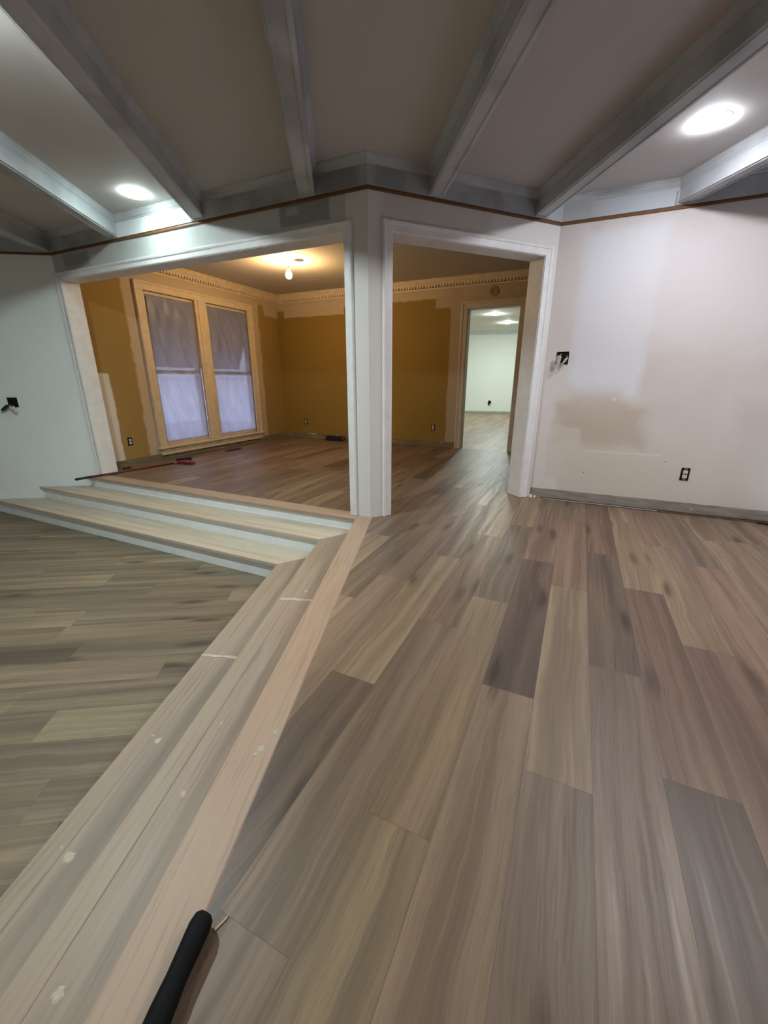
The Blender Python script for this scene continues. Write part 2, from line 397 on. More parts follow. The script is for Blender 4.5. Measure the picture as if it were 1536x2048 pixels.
def wuv(O, u):
    def f(co, n):
        w = Vector((co.x, co.y)) - O
        if abs(n.z) > 0.7: return (w.dot(u), w.dot(Vector((-u.y, u.x))))
        return (w.dot(u), co.z)
    return f
def along(u):
    v = Vector((-u.y, u.x))
    def f(co, n):
        w = Vector((co.x, co.y))
        return (w.dot(u), w.dot(v) + co.z)
    return f

# ------------------------------------------------------------------ walls
def wall(name, O, u, n, boxes, mat, extra=None):
    bm = bmesh.new()
    for b in boxes: fbox(bm, O, u, n, *b)
    if extra: extra(bm)
    return struct(obj(name, bm, mat, None, wuv(O, u)))
ZW = 2.60
FLEN = (F_END - FA).length; CLEN = (C_END - BC).length
wall('wall_left', FA, uF, nFo, [(-0.02, FLEN, 0, 0.12, ZL, ZW)], M_['wallF'])
# opening wall A: header, left end; the post between the openings is shared with wall B
AO0, AO1, HEAD = 0.165, 3.47, 2.035
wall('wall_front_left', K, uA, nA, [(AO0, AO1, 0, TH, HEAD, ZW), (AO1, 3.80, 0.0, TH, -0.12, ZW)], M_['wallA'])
BO0, BO1 = 0.165, 1.545
LB = (BC - K).length
INN = line_x(K + nA * TH, uA, K + nB * TH, uB)
bm = bmesh.new()
prism(bm, [K, K + uA * AO0, K + uA * AO0 + nA * TH, INN, K + uB * BO0 + nB * TH, K + uB * BO0], -0.05, ZW)
struct(obj('wall_front_corner', bm, M_['wallB'], None, wuv(K, uB)))
wall('wall_front_right', K, uB, nB, [(BO0, BO1, 0, TH, HEAD, ZW), (BO1, LB + 0.03, 0, TH, -0.05, ZW)], M_['wallB'])
wall('wall_right', BC, -uA, nA, [(-0.02, CLEN, 0, TH, -0.05, ZW)], M_['wallC'])
uBk = (BR - BL).normalized()
wall('wall_back', BL, uBk, Vector((uBk.y, -uBk.x)), [(-0.1, (BR - BL).length + 0.1, 0, 0.1, ZL - 0.05, ZW)], M_['plainwall'])
uLs = (F_END - BL).normalized()
wall('wall_far_left', BL, uLs, Vector((-uLs.y, uLs.x)), [(-0.1, (F_END - BL).length + 0.1, 0, 0.1, ZL - 0.05, ZW)], M_['plainwall'])
uRs = (C_END - BR).normalized()
wall('wall_far_right', BR, uRs, Vector((uRs.y, -uRs.x)), [(-0.1, (C_END - BR).length + 0.1, 0, 0.1, -0.05, ZW)], M_['plainwall'])
# gold room
NE, AD, ARG = 3.762, 3.77, -3.0
ZCG = 2.505
W0, W1, WZ0, WZ1 = 1.10, 2.98, 0.19, 2.15       # rough window opening in wall D (n, z)
MU0, MU1 = 1.89, 2.10
wall('wall_gold_left', AN(AD, 0), nA, uA, [(0.10, W0, 0, 0.15, -0.05, ZCG + 0.1), (W1, NE + 0.13, 0, 0.15, -0.05, ZCG + 0.1),
     (W0, W1, 0, 0.15, -0.05, WZ0), (W0, W1, 0, 0.15, WZ1, ZCG + 0.1)], M_['wallD'])
DO0, DO1, DH = -0.515, 0.262, 2.09
wall('wall_gold_back', AN(0, NE), uA, nA, [(DO1, AD + 0.0, 0, 0.13, -0.05, ZCG + 0.1), (ARG - 0.1, DO0, 0, 0.13, -0.05, ZCG + 0.1), (DO0, DO1, 0, 0.13, DH, ZCG + 0.1)], M_['wallE'])
wall('wall_gold_right', AN(ARG, 0), nA, -uA, [(nC0 := 1.40, NE, 0, 0.1, -0.05, ZCG + 0.1)], M_['goldplain'])
# far room
FN = 11.83; ZCF = 2.60
uFF = (Vector((4.3686, 14.2609)) - Vector((2.7670, 14.6906))).normalized()
P0 = Vector((2.7670, 14.6906))
wall('wall_far_room', P0, uFF, Vector((-uFF.y, uFF.x)), [(-3.0, 6.0, 0, 0.1, -0.05, ZCF + 0.1)], M_['wallfar'])
wall('wall_far_room_left', AN(3.9, NE + 0.13), nA, uA, [(0, 8.6, 0, 0.1, -0.05, ZCF + 0.1)], M_['wallfar'])
wall('wall_far_room_right', AN(-2.6, NE + 0.13), nA, -uA, [(0, 9.0, 0, 0.1, -0.05, ZCF + 0.1)], M_['wallfar'])
wall('wall_far_room_near', AN(0, NE + 0.132), uA, nA, [(DO1, 3.9, 0, 0.01, -0.05, ZCF + 0.1), (-2.6, DO0, 0, 0.01, -0.05, ZCF + 0.1), (DO0, DO1, 0, 0.01, DH, ZCF + 0.1)], M_['wallfar'])

# ceilings
def slab(name, pts, z0, z1, mat, u=Vector((1, 0))):
    bm = bmesh.new(); prism(bm, pts, z0, z1)
    return struct(obj(name, bm, mat, None, wuv(Vector((0, 0)), u)))
e = 0.06
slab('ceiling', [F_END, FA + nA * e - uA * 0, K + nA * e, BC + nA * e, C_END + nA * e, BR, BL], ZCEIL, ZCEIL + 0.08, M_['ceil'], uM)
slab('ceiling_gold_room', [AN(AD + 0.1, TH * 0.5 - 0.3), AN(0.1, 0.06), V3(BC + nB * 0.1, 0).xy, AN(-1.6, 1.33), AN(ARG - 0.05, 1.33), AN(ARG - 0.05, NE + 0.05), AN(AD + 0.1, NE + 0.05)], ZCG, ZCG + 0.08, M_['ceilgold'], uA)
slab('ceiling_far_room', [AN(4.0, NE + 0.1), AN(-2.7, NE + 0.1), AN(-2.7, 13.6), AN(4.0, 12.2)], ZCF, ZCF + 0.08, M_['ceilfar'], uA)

# ------------------------------------------------------------------ plank floors
TONES = {'L': (0.266, 0.194, 0.130), 'T': (0.233, 0.167, 0.114), 'M': (0.194, 0.139, 0.098), 'G': (0.169, 0.122, 0.089), 'D': (0.119, 0.083, 0.060), 'P': (0.209, 0.139, 0.098), 'R': (0.162, 0.102, 0.075), 'Y': (0.239, 0.171, 0.107)}
def clip(poly, p, n):                          # keep the side where (x-p).n >= 0
    out = []
    for i in range(len(poly)):
        a, b = poly[i], poly[(i + 1) % len(poly)]
        da, db = (a - p).dot(n), (b - p).dot(n)
        if da >= 0: out.append(a)
        if (da >= 0) != (db >= 0): out.append(a + (b - a) * (da / (da - db)))
    return out
def planks(name, O, ua, un, a0, pitch, r0, r1, n0, n1, L, offs, tones, z, mat, clips, keys='LTMMGGDPRTM'):
    """rows across ua, planks run along un"""
    bm = bmesh.new(); lp = bm.loops.layers.uv.new('plank'); ls = bm.loops.layers.uv.new('seam')
    cl = bm.loops.layers.float_color.new('tone'); rg = random.Random(len(name) * 13)
    for r in range(r0, r1):
        off = offs.get(r, None)
        rnd = rg.random()
        if off is None: off = rnd * L
        k0 = int(math.floor((n0 - off) / L)); k1 = int(math.ceil((n1 - off) / L))
        for k in range(k0, k1):
            tk = rg.choice(keys); j = [rg.uniform(0.96, 1.04) for _ in range(4)]; seed = rg.random()
            tk = tones.get((r, k), tk)
            base = [TONES[tk][i] * j[3] * (0.5 + 0.5 * j[i]) for i in range(3)]
            aa, ab = a0 + r * pitch, a0 + (r + 1) * pitch; na, nb = off + k * L, off + (k + 1) * L
            rect = [O + ua * aa + un * na, O + ua * ab + un * na, O + ua * ab + un * nb, O + ua * aa + un * nb]
            for cset in clips:
                poly = rect
                for (p, n) in cset:
                    poly = clip(poly, p, n)
                    if len(poly) < 3: break
                if len(poly) < 3: continue
                area = abs(sum(poly[i].x * poly[(i + 1) % len(poly)].y - poly[(i + 1) % len(poly)].x * poly[i].y for i in range(len(poly))))
                if area < 1e-6: continue
                # split so that the seam distances are exact: sub-quads by half width / half length
                for sa in (0, 1):
                    for sn in (0, 1, 2):
                        am = (aa + ab) / 2
                        q = clip(poly, O + ua * am, ua if sa else -ua)
                        if len(q) < 3: continue
                        if sn == 0: q = clip(q, O + un * (na + 0.02), -un)
                        elif sn == 2: q = clip(q, O + un * (nb - 0.02), un)
                        else:
                            q = clip(q, O + un * (na + 0.02), un)
                            if len(q) >= 3: q = clip(q, O + un * (nb - 0.02), -un)
                        if len(q) < 3: continue
                        try: f = bm.faces.new([bm.verts.new(V3(p, z)) for p in q])
                        except Exception: continue
                        for l in f.loops:
                            w = Vector((l.vert.co.x, l.vert.co.y)) - O
                            x, y = w.dot(un), w.dot(ua)
                            l[lp].uv = (x - na, y - aa)
                            l[ls].uv = (min(x - na, nb - x), min(y - aa, ab - y))
                            l[cl] = (base[0], base[1], base[2], seed)
    bm.normal_update()
    for f in bm.faces:
        if f.normal.z < 0: f.normal_flip()
    me = bpy.data.meshes.new(name); bm.to_mesh(me); bm.free(); me.materials.append(mat)
    o = bpy.data.objects.new(name, me); COL.objects.link(o); o['kind'] = 'structure'; return o
SR = -0.43                                    # right edge of the diagonal top board
PL, A0, PW = 1.22, -1.233, 0.1806
offs = {4: 0.035, 3: 0.336, 2: 0.738, 1: 0.0, 0: 0.316, -1: 0.912, -2: 0.613, -3: 1.198, -4: 0.752, -5: 0.283, -6: 0.02, -7: 0.56, -8: 0.60, 5: 0.9, 6: 0.5}
tn = {(2, -2): 'L', (2, -1): 'G', (2, -3): 'D', (2, 0): 'T', (3, -1): 'M', (3, -2): 'T', (3, -3): 'D', (3, 0): 'G', (4, -1): 'M', (4, -2): 'L', (4, 0): 'M', (5, 0): 'D',
      (1, -1): 'P', (1, -2): 'M', (1, -3): 'M', (1, 0): 'L', (0, -2): 'Y', (0, -1): 'G', (0, -3): 'Y', (0, 0): 'L',
      (-1, -1): 'P', (-1, -2): 'D', (-1, -3): 'T', (-1, 0): 'M', (-2, -2): 'L', (-2, -1): 'P', (-2, -3): 'G', (-2, 0): 'M',
      (-3, -1): 'R', (-3, -2): 'D', (-3, -3): 'G', (-3, 0): 'T', (-4, -2): 'R', (-4, -1): 'L', (-4, 0): 'T', (-4, -3): 'D',
      (-5, -1): 'T', (-5, -2): 'R', (-5, -3): 'M', (-5, 0): 'P', (-6, -1): 'P', (-6, -2): 'R', (-6, 0): 'G', (-7, -1): 'T', (-7, 0): 'T', (-7, -2): 'P', (-8, 0): 'M'}
# rows -1 : joint at -1.53 => k=-2 covers [-1.53,-0.31]
tn[(-1, -3)] = 'T'
back = M(0, LBACK)
planks('floor', K, uA, nA, A0, PW, -34, 29, -8.5, NE + 0.12, PL, offs, tn, 0.0, M_['floor'],
       [[(K + nA * 0.05, -nA), (nS * SR, nS), (back, uM), (M(4.42, 0), -nM)],
        [(K + nA * 0.05, nA), (AN(AD, 0), -uA), (K + nA * (NE + 0.06), -nA), (AN(ARG, 0), uA)]])
planks('floor_far_room', K, uA, nA, A0, PW, -9, 29, NE + 0.06, 13.6, PL, {}, {}, 0.0, M_['floor'],
       [[(K + nA * (NE + 0.06), nA), (AN(3.95, 0), -uA), (AN(-2.7, 0), uA)]], keys='LTTMTLM')
offl = {2: -1.34, 4: -0.977, 5: -1.52, 7: -1.70, 9: -1.40, 8: -0.81, 1: -0.60, 0: -1.145, 3: -0.35, 6: -0.5}
planks('floor_lower', Vector((0, 0)), uM, nM, 1.12, 0.18, -26, 24, -4.7, 0.6, PL, offl, {}, ZL, M_['floorlow'],
       [[(K + nA * -0.55, -nA), (nS * -1.0, -nS), (back, uM), (M(-4.62, 0), nM), (FA - nFo * 0.0, -nFo)]], keys='MGMGMTGD')

# ------------------------------------------------------------------ the steps
stairs = empty('steps', V3(X(-0.63, -1.09), ZL))
tag(stairs, 'three bare bleached wood steps with white risers, turning diagonally down to the sunken floor', 'steps')
def FX(n): return line_x(K + nA * n, uA, FA - nFo * 0.002, uF)       # end of an n-line at the left wall
def BX(s): return line_x(nS * s, uS, back + uM * 0.004, nM)
def step(nf, nb, sf, sb, z, zb, th=0.028, nose=0.075, over=0.024, mats=('nosing', 'tread')):
    nn, sn = nf + nose, sf + nose
    for nm, (a0, a1, b0, b1), mt in (('nosing', (nf, nn, sf, sn), mats[0]), ('tread', (nn, nb, sn, sb), mats[1])):
        g = 0.0004
        for side in 'AS':
            bm = bmesh.new()
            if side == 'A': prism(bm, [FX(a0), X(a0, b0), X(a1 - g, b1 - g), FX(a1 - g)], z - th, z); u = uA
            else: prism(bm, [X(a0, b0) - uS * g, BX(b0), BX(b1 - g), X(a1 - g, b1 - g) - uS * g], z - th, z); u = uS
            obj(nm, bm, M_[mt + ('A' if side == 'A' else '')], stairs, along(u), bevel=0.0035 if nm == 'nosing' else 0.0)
    for side in 'AS':
        bm = bmesh.new(); a0, b0 = nf + over, sf + over
        a1, b1 = a0 + 0.018, b0 + 0.018
        if side == 'A': prism(bm, [FX(a0), X(a0, b0), X(a1, b1), FX(a1)], zb, z - th)
        else: prism(bm, [X(a0, b0) - uS * 0.0005, BX(b0), BX(b1), X(a1, b1) - uS * 0.0005], zb, z - th)
        obj('riser', bm, M_['riser'], stairs, along(uA if side == 'A' else uS))
step(-0.630, -0.329, -1.092, -0.792, ZT2, ZL + 0.001)
step(-0.355, -0.060, -0.814, -0.541, ZT1, ZT2 + 0.001)
# top boards, level with the upper floor
zt = 0.004
P1 = X(-0.085, -0.563)
bm = bmesh.new()
prism(bm, [FX(-0.085), P1, AN(0.10, -0.002), AN(0.158, -0.001), AN(0.158, 0.064), AN(3.475, 0.064), AN(3.475, -0.001), FX(-0.001)], zt - 0.028, zt)
obj('top_board', bm, M_['topboard'], stairs, along(uA), bevel=0.006)
RB = line_x(nS * SR, uS, K + nB * -0.001, uB)
bm = bmesh.new()
prism(bm, [P1 - uS * 0.001, BX(-0.563), BX(SR), RB, K - nB * 0.002, AN(0.10, -0.003)], zt - 0.028, zt)
obj('top_board', bm, M_['topboard'], stairs, along(uS), bevel=0.005)
for side in 'AS':
    bm = bmesh.new(); a0, b0 = -0.061, -0.540; a1, b1 = a0 + 0.018, b0 + 0.018
    if side == 'A': prism(bm, [FX(a0), X(a0, b0), X(a1, b1), FX(a1)], ZT1 + 0.001, zt - 0.028)
    else: prism(bm, [X(a0, b0) - uS * 0.0005, BX(b0), BX(b1), X(a1, b1) - uS * 0.0005], ZT1 + 0.001, zt - 0.028)
    obj('riser', bm, M_['riser'], stairs, along(uA if side == 'A' else uS))
# blobs of wood filler and butt joints along the flight (s, along uS, z, size, stretch)
rg = random.Random(3)
def blob(s, t, z, r, el=1.0, ang=0.0):
    bm = bmesh.new(); c = nS * s + uS * t; n = 14; ph = [rg.uniform(0.72, 1.2) for _ in range(n)]
    pts = []; inner = []
    for i in range(n):
        a = 2 * PI * i / n; d = Vector((math.cos(a) * r * el, math.sin(a) * r)) * ph[i]
        d = Vector((d.x * math.cos(ang) - d.y * math.sin(ang), d.x * math.sin(ang) + d.y * math.cos(ang)))
        pts.append(V3(c + nS * d.x + uS * d.y, z + 0.0003)); inner.append(V3(c + nS * d.x * 0.6 + uS * d.y * 0.6, z + 0.0022))
    loft(bm, [pts, inner]); o = obj('filler_patch', bm, M_['filler'], stairs, smooth=False); return o
BLOBS = [(-0.452, 0.965, zt, 0.010), (-0.472, 0.900, zt, 0.012), (-0.480, 0.880, zt, 0.008), (-0.492, 1.30, zt, 0.004), (-0.49, 2.0, zt, 0.006),
         (-0.705, 1.08, ZT1, 0.007), (-0.69, 0.82, ZT1, 0.011), (-0.71, 1.35, ZT1, 0.005), (-0.68, 2.05, ZT1, 0.010),
         (-0.985, 1.10, ZT2, 0.014), (-1.02, 1.12, ZT2, 0.007), (-0.99, 0.70, ZT2, 0.016), (-1.03, 0.72, ZT2, 0.006), (-0.70, 0.40, ZT1, 0.012)]
for b in BLOBS: blob(*b)
for (s0, s1, t, z) in ((-1.09, -0.80, 1.60, ZT2), (-0.80, -0.60, 1.95, ZT1)):
    bm = bmesh.new()
    n = 9; pts = []
    for i in range(n): pts.append(nS * (s0 + (s1 - s0) * i / (n - 1)) + uS * (t + rg.uniform(0.004, 0.016)))
    for i in range(n)[::-1]: pts.append(nS * (s0 + (s1 - s0) * i / (n - 1)) + uS * (t - rg.uniform(0.004, 0.016)))
    lo = [V3(p, z + 0.0003) for p in pts]; hi = [V3(p, z + 0.0016) for p in pts]; loft(bm, [lo, hi])
    obj('filler_seam', bm, M_['filler'], stairs)

# ------------------------------------------------------------------ trims
def casing(name, O, u, n, x0, x1, zh, w, proud, mat, sgn=-1, zb=0.0, sides='LR', back=None):
    """moulded casing round an opening, on the face at n*0 (sgn -1 = towards the camera)"""
    prof = [(0, 0), (0, 0.60 * proud), (0.10 * w, 0.75 * proud), (0.62 * w, 0.85 * proud), (0.66 * w, 1.15 * proud), (0.86 * w, 1.35 * proud), (0.95 * w, 1.2 * proud), (w, 0.8 * proud), (w, 0)]
    path = []
    bm = bmesh.new(); rings = []
    def ring(x, z, dx, dz): return [Vector((*(O + u * (x + dx * a) + n * (sgn * b)), z + dz * a)) for a, b in prof]
    if 'L' in sides: rings += [ring(x0, zb, -1, 0), ring(x0, zh, -1, 1)]
    else: rings += [ring(x0, zh, 0, 1)]
    if 'R' in sides: rings += [ring(x1, zh, 1, 1), ring(x1, zb, 1, 0)]
    else: rings += [ring(x1, zh, 0, 1)]
    loft(bm, rings)
    return struct(obj(name, bm, mat))
def jamb(name, O, u, n, x0, x1, zh, y0, y1, th, mat, zb=0.0):
    bm = bmesh.new()
    fbox(bm, O, u, n, x0, x0 + th, y0, y1, zb, zh + 0.0); fbox(bm, O, u, n, x1 - th, x1, y0, y1, zb, zh); fbox(bm, O, u, n, x0, x1, y0, y1, zh - th, zh)
    return struct(obj(name, bm, mat))
jamb('trim_1', K, uA, nA, AO0, AO1, HEAD, -0.002, TH + 0.002, 0.018, M_['trim'], 0.006)
casing('trim_2', K, uA, nA, AO0 + 0.016, AO1 - 0.016, HEAD - 0.014, 0.066, 0.018, M_['trim'], zb=0.006)
jamb('trim_3', K, uB, nB, BO0, BO1, HEAD, -0.002, TH + 0.002, 0.018, M_['trim'], 0.003)
casing('trim_4', K, uB, nB, BO0 + 0.014, BO1 - 0.014, HEAD - 0.014, 0.074, 0.018, M_['trim'], zb=0.003)
PATH = [F_END, FA, K, BC, C_END]
bm = bmesh.new(); sweep(bm, PATH, [(-0.03, ZTRIM), (0.010, ZTRIM), (0.012, ZTRIM + 0.008), (0.010, ZTRIM + 0.020), (-0.03, ZTRIM + 0.020)], -1)
struct(obj('trim_5', bm, M_['brown'], None, along(uM)))
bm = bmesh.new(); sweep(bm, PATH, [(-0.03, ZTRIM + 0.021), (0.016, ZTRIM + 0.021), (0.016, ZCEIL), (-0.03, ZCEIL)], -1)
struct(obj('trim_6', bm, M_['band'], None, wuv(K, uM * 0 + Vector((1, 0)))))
def crown(z, h, d):
    return [(0, z - h), (d * 0.10, z - h), (d * 0.16, z - h * 0.82), (d * 0.34, z - h * 0.70), (d * 0.52, z - h * 0.45), (d * 0.78, z - h * 0.24), (d * 0.86, z - h * 0.12), (d, z - h * 0.08), (d, z), (0, z)]
bm = bmesh.new(); sweep(bm, PATH, [(0.016 + a, b) for a, b in crown(ZCEIL, 0.050, 0.036)], -1)
struct(obj('trim_7', bm, M_['beam'], None, wuv(K, Vector((1, 0)))))

# gold-room crown with dentils
GP = [AN(AD, 0.10), AN(AD, NE), AN(ARG, NE)]
bm = bmesh.new(); sweep(bm, GP, [(-0.02, ZCG - 0.13)] + [(max(a, 0.0), b) for a, b in crown(ZCG, 0.13, 0.085)] , -1)
g1 = struct(obj('trim_8', bm, M_['trimold']))
bm = bmesh.new()
for (p, q) in ((GP[0], GP[1]), (GP[1], GP[2])):
    d = (q - p); L = d.length; d = d / L; nn = Vector((d.y, -d.x))
    k = int(L / 0.046)
    for i in range(1, k): fbox(bm, p, d, nn, i * 0.046, i * 0.046 + 0.024, 0.010, 0.060, ZCG - 0.112, ZCG - 0.078)
struct(obj('trim_9', bm, M_['trimold']))
# far door trim and jambs
jamb('trim_10', AN(0, NE), uA, nA, DO0, DO1, DH, -0.004, 0.146, 0.018, M_['trimdoor'], 0.002)
casing('trim_11', AN(0, NE), uA, nA, DO0 + 0.012, DO1 - 0.012, DH - 0.012, 0.10, 0.02, M_['trimdoor'], zb=0.002)
bm = bmesh.new(); fbox(bm, P0, uFF, Vector((-uFF.y, uFF.x)), -2.9, 5.8, -0.07, 0, ZCF - 0.09, ZCF); struct(obj('trim_12', bm, plain('grey_far_crown', (0.50, 0.52, 0.49), 0.5)))

# ------------------------------------------------------------------ window in the gold room
OD = AN(AD, 0)                                # frame on wall D: along nA, into the room = -uA
def wbox(bm, n0, n1, y0, y1, z0, z1): fbox(bm, OD, nA, -uA, n0, n1, y0, y1, z0, z1)
bm = bmesh.new()
wbox(bm, 1.00, 1.105, 0, 0.026, 0.19, 2.15); wbox(bm, 2.95, 3.055, 0, 0.026, 0.19, 2.15); wbox(bm, 1.00, 3.055, 0, 0.026, 2.15, 2.235)
wbox(bm, 0.985, 1.012, 0, 0.036, 0.19, 2.25); wbox(bm, 3.043, 3.070, 0, 0.036, 0.19, 2.25); wbox(bm, 0.985, 3.070, 0, 0.036, 2.225, 2.25)
wbox(bm, MU0, MU1, -0.02, 0.024, 0.19, 2.15); wbox(bm, MU0 + 0.05, MU1 - 0.05, -0.02, 0.034, 0.19, 2.15)
win = struct(obj('window_1', bm, M_['trimold'], bevel=0.004))
bm = bmesh.new(); wbox(bm, 0.96, 3.095, 0, 0.055, 0.150, 0.188); obj('window_sill', bm, M_['trimold'], win, bevel=0.006)
bm = bmesh.new(); wbox(bm, 1.0, 3.055, 0, 0.022, 0.062, 0.150); wbox(bm, 1.0, 3.055, 0, 0.032, 0.115, 0.135); obj('window_apron', bm, M_['trimold'], win, bevel=0.004)
for (a, b) in ((W0, MU0), (MU1, W1)):
    bm = bmesh.new(); f = 0.045
    wbox(bm, a, a + f, -0.11, -0.02, WZ0, WZ1); wbox(bm, b - f, b, -0.11, -0.02, WZ0, WZ1)
    wbox(bm, a, b, -0.11, -0.02, WZ1 - f, WZ1); wbox(bm, a, b, -0.11, -0.02, WZ0, WZ0 + f)
    wbox(bm, a + f, b - f, -0.075, -0.030, 1.145, 1.195)
    s = obj('sash_frame', bm, M_['trimold'], win)
    bm = bmesh.new(); wbox(bm, a + f, b - f, -0.070, -0.066, WZ0 + f, WZ1 - f); obj('pane', bm, M_['glass'], s)
# unseen slab added outside to darken the upper sashes, and pale ground
bm = bmesh.new()
for f in ((0,),):
    a, b = 0.8, 3.3
    P_ = [(a, -0.16, 2.30), (b, -0.16, 2.30), (b, -0.62, 1.25), (a, -0.62, 1.25)]
    shape(bm, [Vector((*(OD + nA * n - uA * y), z)) for n, y, z in P_], Vector((0, 0, 1)), 0.02)
struct(obj('sash_light_blocker', bm, plain('dark_brown_blocker', (0.05, 0.04, 0.035), 0.8)))
bm = bmesh.new(); fbox(bm, OD, nA, uA, 0.4, 8, 0.16, 7, -0.35, -0.30); struct(obj('ground_outside', bm, plain('pale_ground', (0.55, 0.55, 0.55), 0.9)))
# plastic film taped over each sash, bellying out and creased
def film(n0, n1, z0, z1, label, sd, loose):
    bm = bmesh.new(); nx, nz = 34, 60; r2 = random.Random(sd)
    ph = [r2.uniform(0, 6.3) for _ in range(6)]; grid = []
    for j in range(nz + 1):
        row = []
        for i in range(nx + 1):
            s, t = i / nx, j / nz
            edge = min(s, 1 - s, t, 1 - t) * 8; edge = min(1, edge)
            y = 0.010 * math.sin(9 * s + 5 * t + ph[0]) + 0.006 * math.sin(23 * s - 14 * t + ph[1]) + 0.004 * math.sin(41 * (s + t * 0.6) + ph[2])
            y += 0.02 * math.exp(-((t - 0.47) / 0.02) ** 2)
            n = n0 + (n1 - n0) * s + loose * (1 - s) * max(0, t - 0.55) * 0.35
            row.append(bm.verts.new(Vector((*(OD + nA * n - uA * (-0.012 + edge * (0.012 + y))), z0 + (z1 - z0) * t))))
        grid.append(row)
    for j in range(nz):
        for i in range(nx): bm.faces.new((grid[j][i], grid[j][i + 1], grid[j + 1][i + 1], grid[j + 1][i]))
    o = obj('masking_film', bm, M_['sheet'], None, wuv(OD, nA), smooth=True)
    sm = o.modifiers.new('thickness', 'SOLIDIFY'); sm.thickness = 0.0006
    return tag(o, label, 'plastic sheet', 'plastic films over the window')
film(W0 + 0.02, MU0 - 0.012, 0.235, 2.115, 'cloudy plastic film taped over the left window sash, nearer the wide opening', 5, 0.22)
film(MU1 + 0.012, W1 - 0.03, 0.235, 2.115, 'cloudy plastic film taped over the right window sash, nearer the room corner', 9, 0.10)

# ------------------------------------------------------------------ ceiling beams
def wall_um(x):                               # where the front walls stand for a cross-room position
    P = [F_END, FA, K, BC, C_END]
    for a, b in zip(P, P[1:]):
        xa, xb = a.dot(nM), b.dot(nM)
        if xa <= x <= xb: return a.dot(uM) + (b.dot(uM) - a.dot(uM)) * (x - xa) / (xb - xa)
    return P[-1].dot(uM)
ZB = 2.272
BEAMS = [(-3.73, 'painted ceiling beam farthest left, mostly outside the view'),
         (-2.84, 'grey painted ceiling beam ending in the far left corner above the white wall'),
         (-1.95, 'brightly lit ceiling beam just left of the left recessed light'),
         (-1.05, 'shadowed grey ceiling beam just right of the left recessed light'),
         (-0.165, 'dim ceiling beam ending left of the corner post'),
         (0.725, 'dim ceiling beam ending over the left end of the narrow doorway'),
         (1.620, 'grey ceiling beam ending at the inner corner right of the narrow doorway'),
         (2.520, 'lit ceiling beam right of the right recessed light, over the patchy wall'),
         (3.41, 'painted ceiling beam farthest right, beyond the lit beam by the right light')]
for cx, lab in BEAMS:
    w = 0.048
    prof = [(-w, ZCEIL), (-w, ZB + 0.006), (-w + 0.006, ZB), (-w + 0.016, ZB), (-w + 0.018, ZB + 0.005), (-w + 0.022, ZB + 0.005),
            (w - 0.022, ZB + 0.005), (w - 0.018, ZB + 0.005), (w - 0.016, ZB), (w - 0.006, ZB), (w, ZB + 0.006), (w, ZCEIL)]
    root = empty('ceiling_beam', V3(M(cx, wall_um(cx) * 0.5 + LBACK * 0.5), ZB)); tag(root, lab, 'beam', 'beams across the ceiling')
    def run(pr, name, gap):
        bm = bmesh.new()
        loft(bm, [[V3(M(cx + a, wall_um(cx + a) - gap), z) for a, z in pr], [V3(M(cx + a, LBACK + 0.002), z) for a, z in pr]])
        obj(name, bm, M_['beam'], root, along(uM))
    run(prof, 'beam_body', 0.017)
    for sg in (-1, 1):
        run([(sg * (w - 0.001 + a), z) for a, z in crown(ZCEIL, 0.050, 0.032)], 'crown_moulding', 0.020)
        run([(sg * (w - 0.001), ZB + 0.006), (sg * (w + 0.007), ZB + 0.008), (sg * (w + 0.007), ZB + 0.015), (sg * (w - 0.001), ZB + 0.019)], 'edge_bead', 0.018)
    bm = bmesh.new()
    pts = []
    for a in (-w - 0.012, w + 0.012):
        pts.append(M(cx + a, wall_um(cx + a) - 0.0165))
    for a in (w + 0.012, -w - 0.012): pts.append(M(cx + a, wall_um(cx + a) - 0.030))
    if abs(cx + 2.84) > 0.2: prism(bm, pts, ZB - 0.006, ZB + 0.085); obj('end_block', bm, M_['beam'], root, along(uM), bevel=0.003)
    else: bm.free()

# ------------------------------------------------------------------ recessed lights
def light(kind, mat):
    root = empty('recessed_light', (0, 0, 0))
    bm = bmesh.new(); lathe(bm, [(0.084, 0.0), (0.084, -0.004), (0.091, -0.0025), (0.094, -0.001), (0.094, 0.0)], 40)
    obj('trim_ring', bm, M_['ledring'], root, smooth=True, local=True)
    bm = bmesh.new(); lathe(bm, [(0.0838, -0.001), (0.0835, -0.009), (0.080, -0.016), (0.062, -0.021), (0.034, -0.0235), (0.002, -0.024)], 40)
    obj('lens', bm, mat, root, smooth=True, local=True)
    return root
def put(root, p, z, lab, grp='recessed ceiling lights'):
    root.location = V3(p, z); tag(root, lab, 'ceiling light', grp)
l1 = light('L', M_['ledL']); put(l1, Vector((-1.906, 3.694)), ZCEIL, 'glowing round recessed light above the wide opening, in the left ceiling bay')
l2 = light('R', M_['ledR']); put(l2, Vector((1.798, 2.780)), ZCEIL, 'glowing round recessed light in front of the patchy right wall')
l3 = light('B', M_['ledB']); put(l3, M(-1.5, -1.7), ZCEIL, 'unseen recessed light added as fill behind the viewer over the sunken floor')  # unseen lamp, added to fill the left side from behind
l4 = light('J', M_['ledJ']); put(l4, M(2.07, -1.7), ZCEIL, 'unseen recessed light added as fill behind the viewer over the upper floor')  # added fill lamp, out of view behind the camera
l5 = light('G', M_['ledG']); put(l5, M(-1.5, 2.12), ZCEIL, 'recessed light over the sunken floor to the left, outside the view')
l6 = light('H', M_['ledH']); put(l6, M(2.07, 1.45), ZCEIL, 'recessed light over the upper floor to the right, outside the view')
f1 = light('F', M_['ledF']); put(f1, Vector((2.694, 10.86)), ZCF, 'recessed light seen through the far doorway, the nearer and higher of the two', 'far room lights')
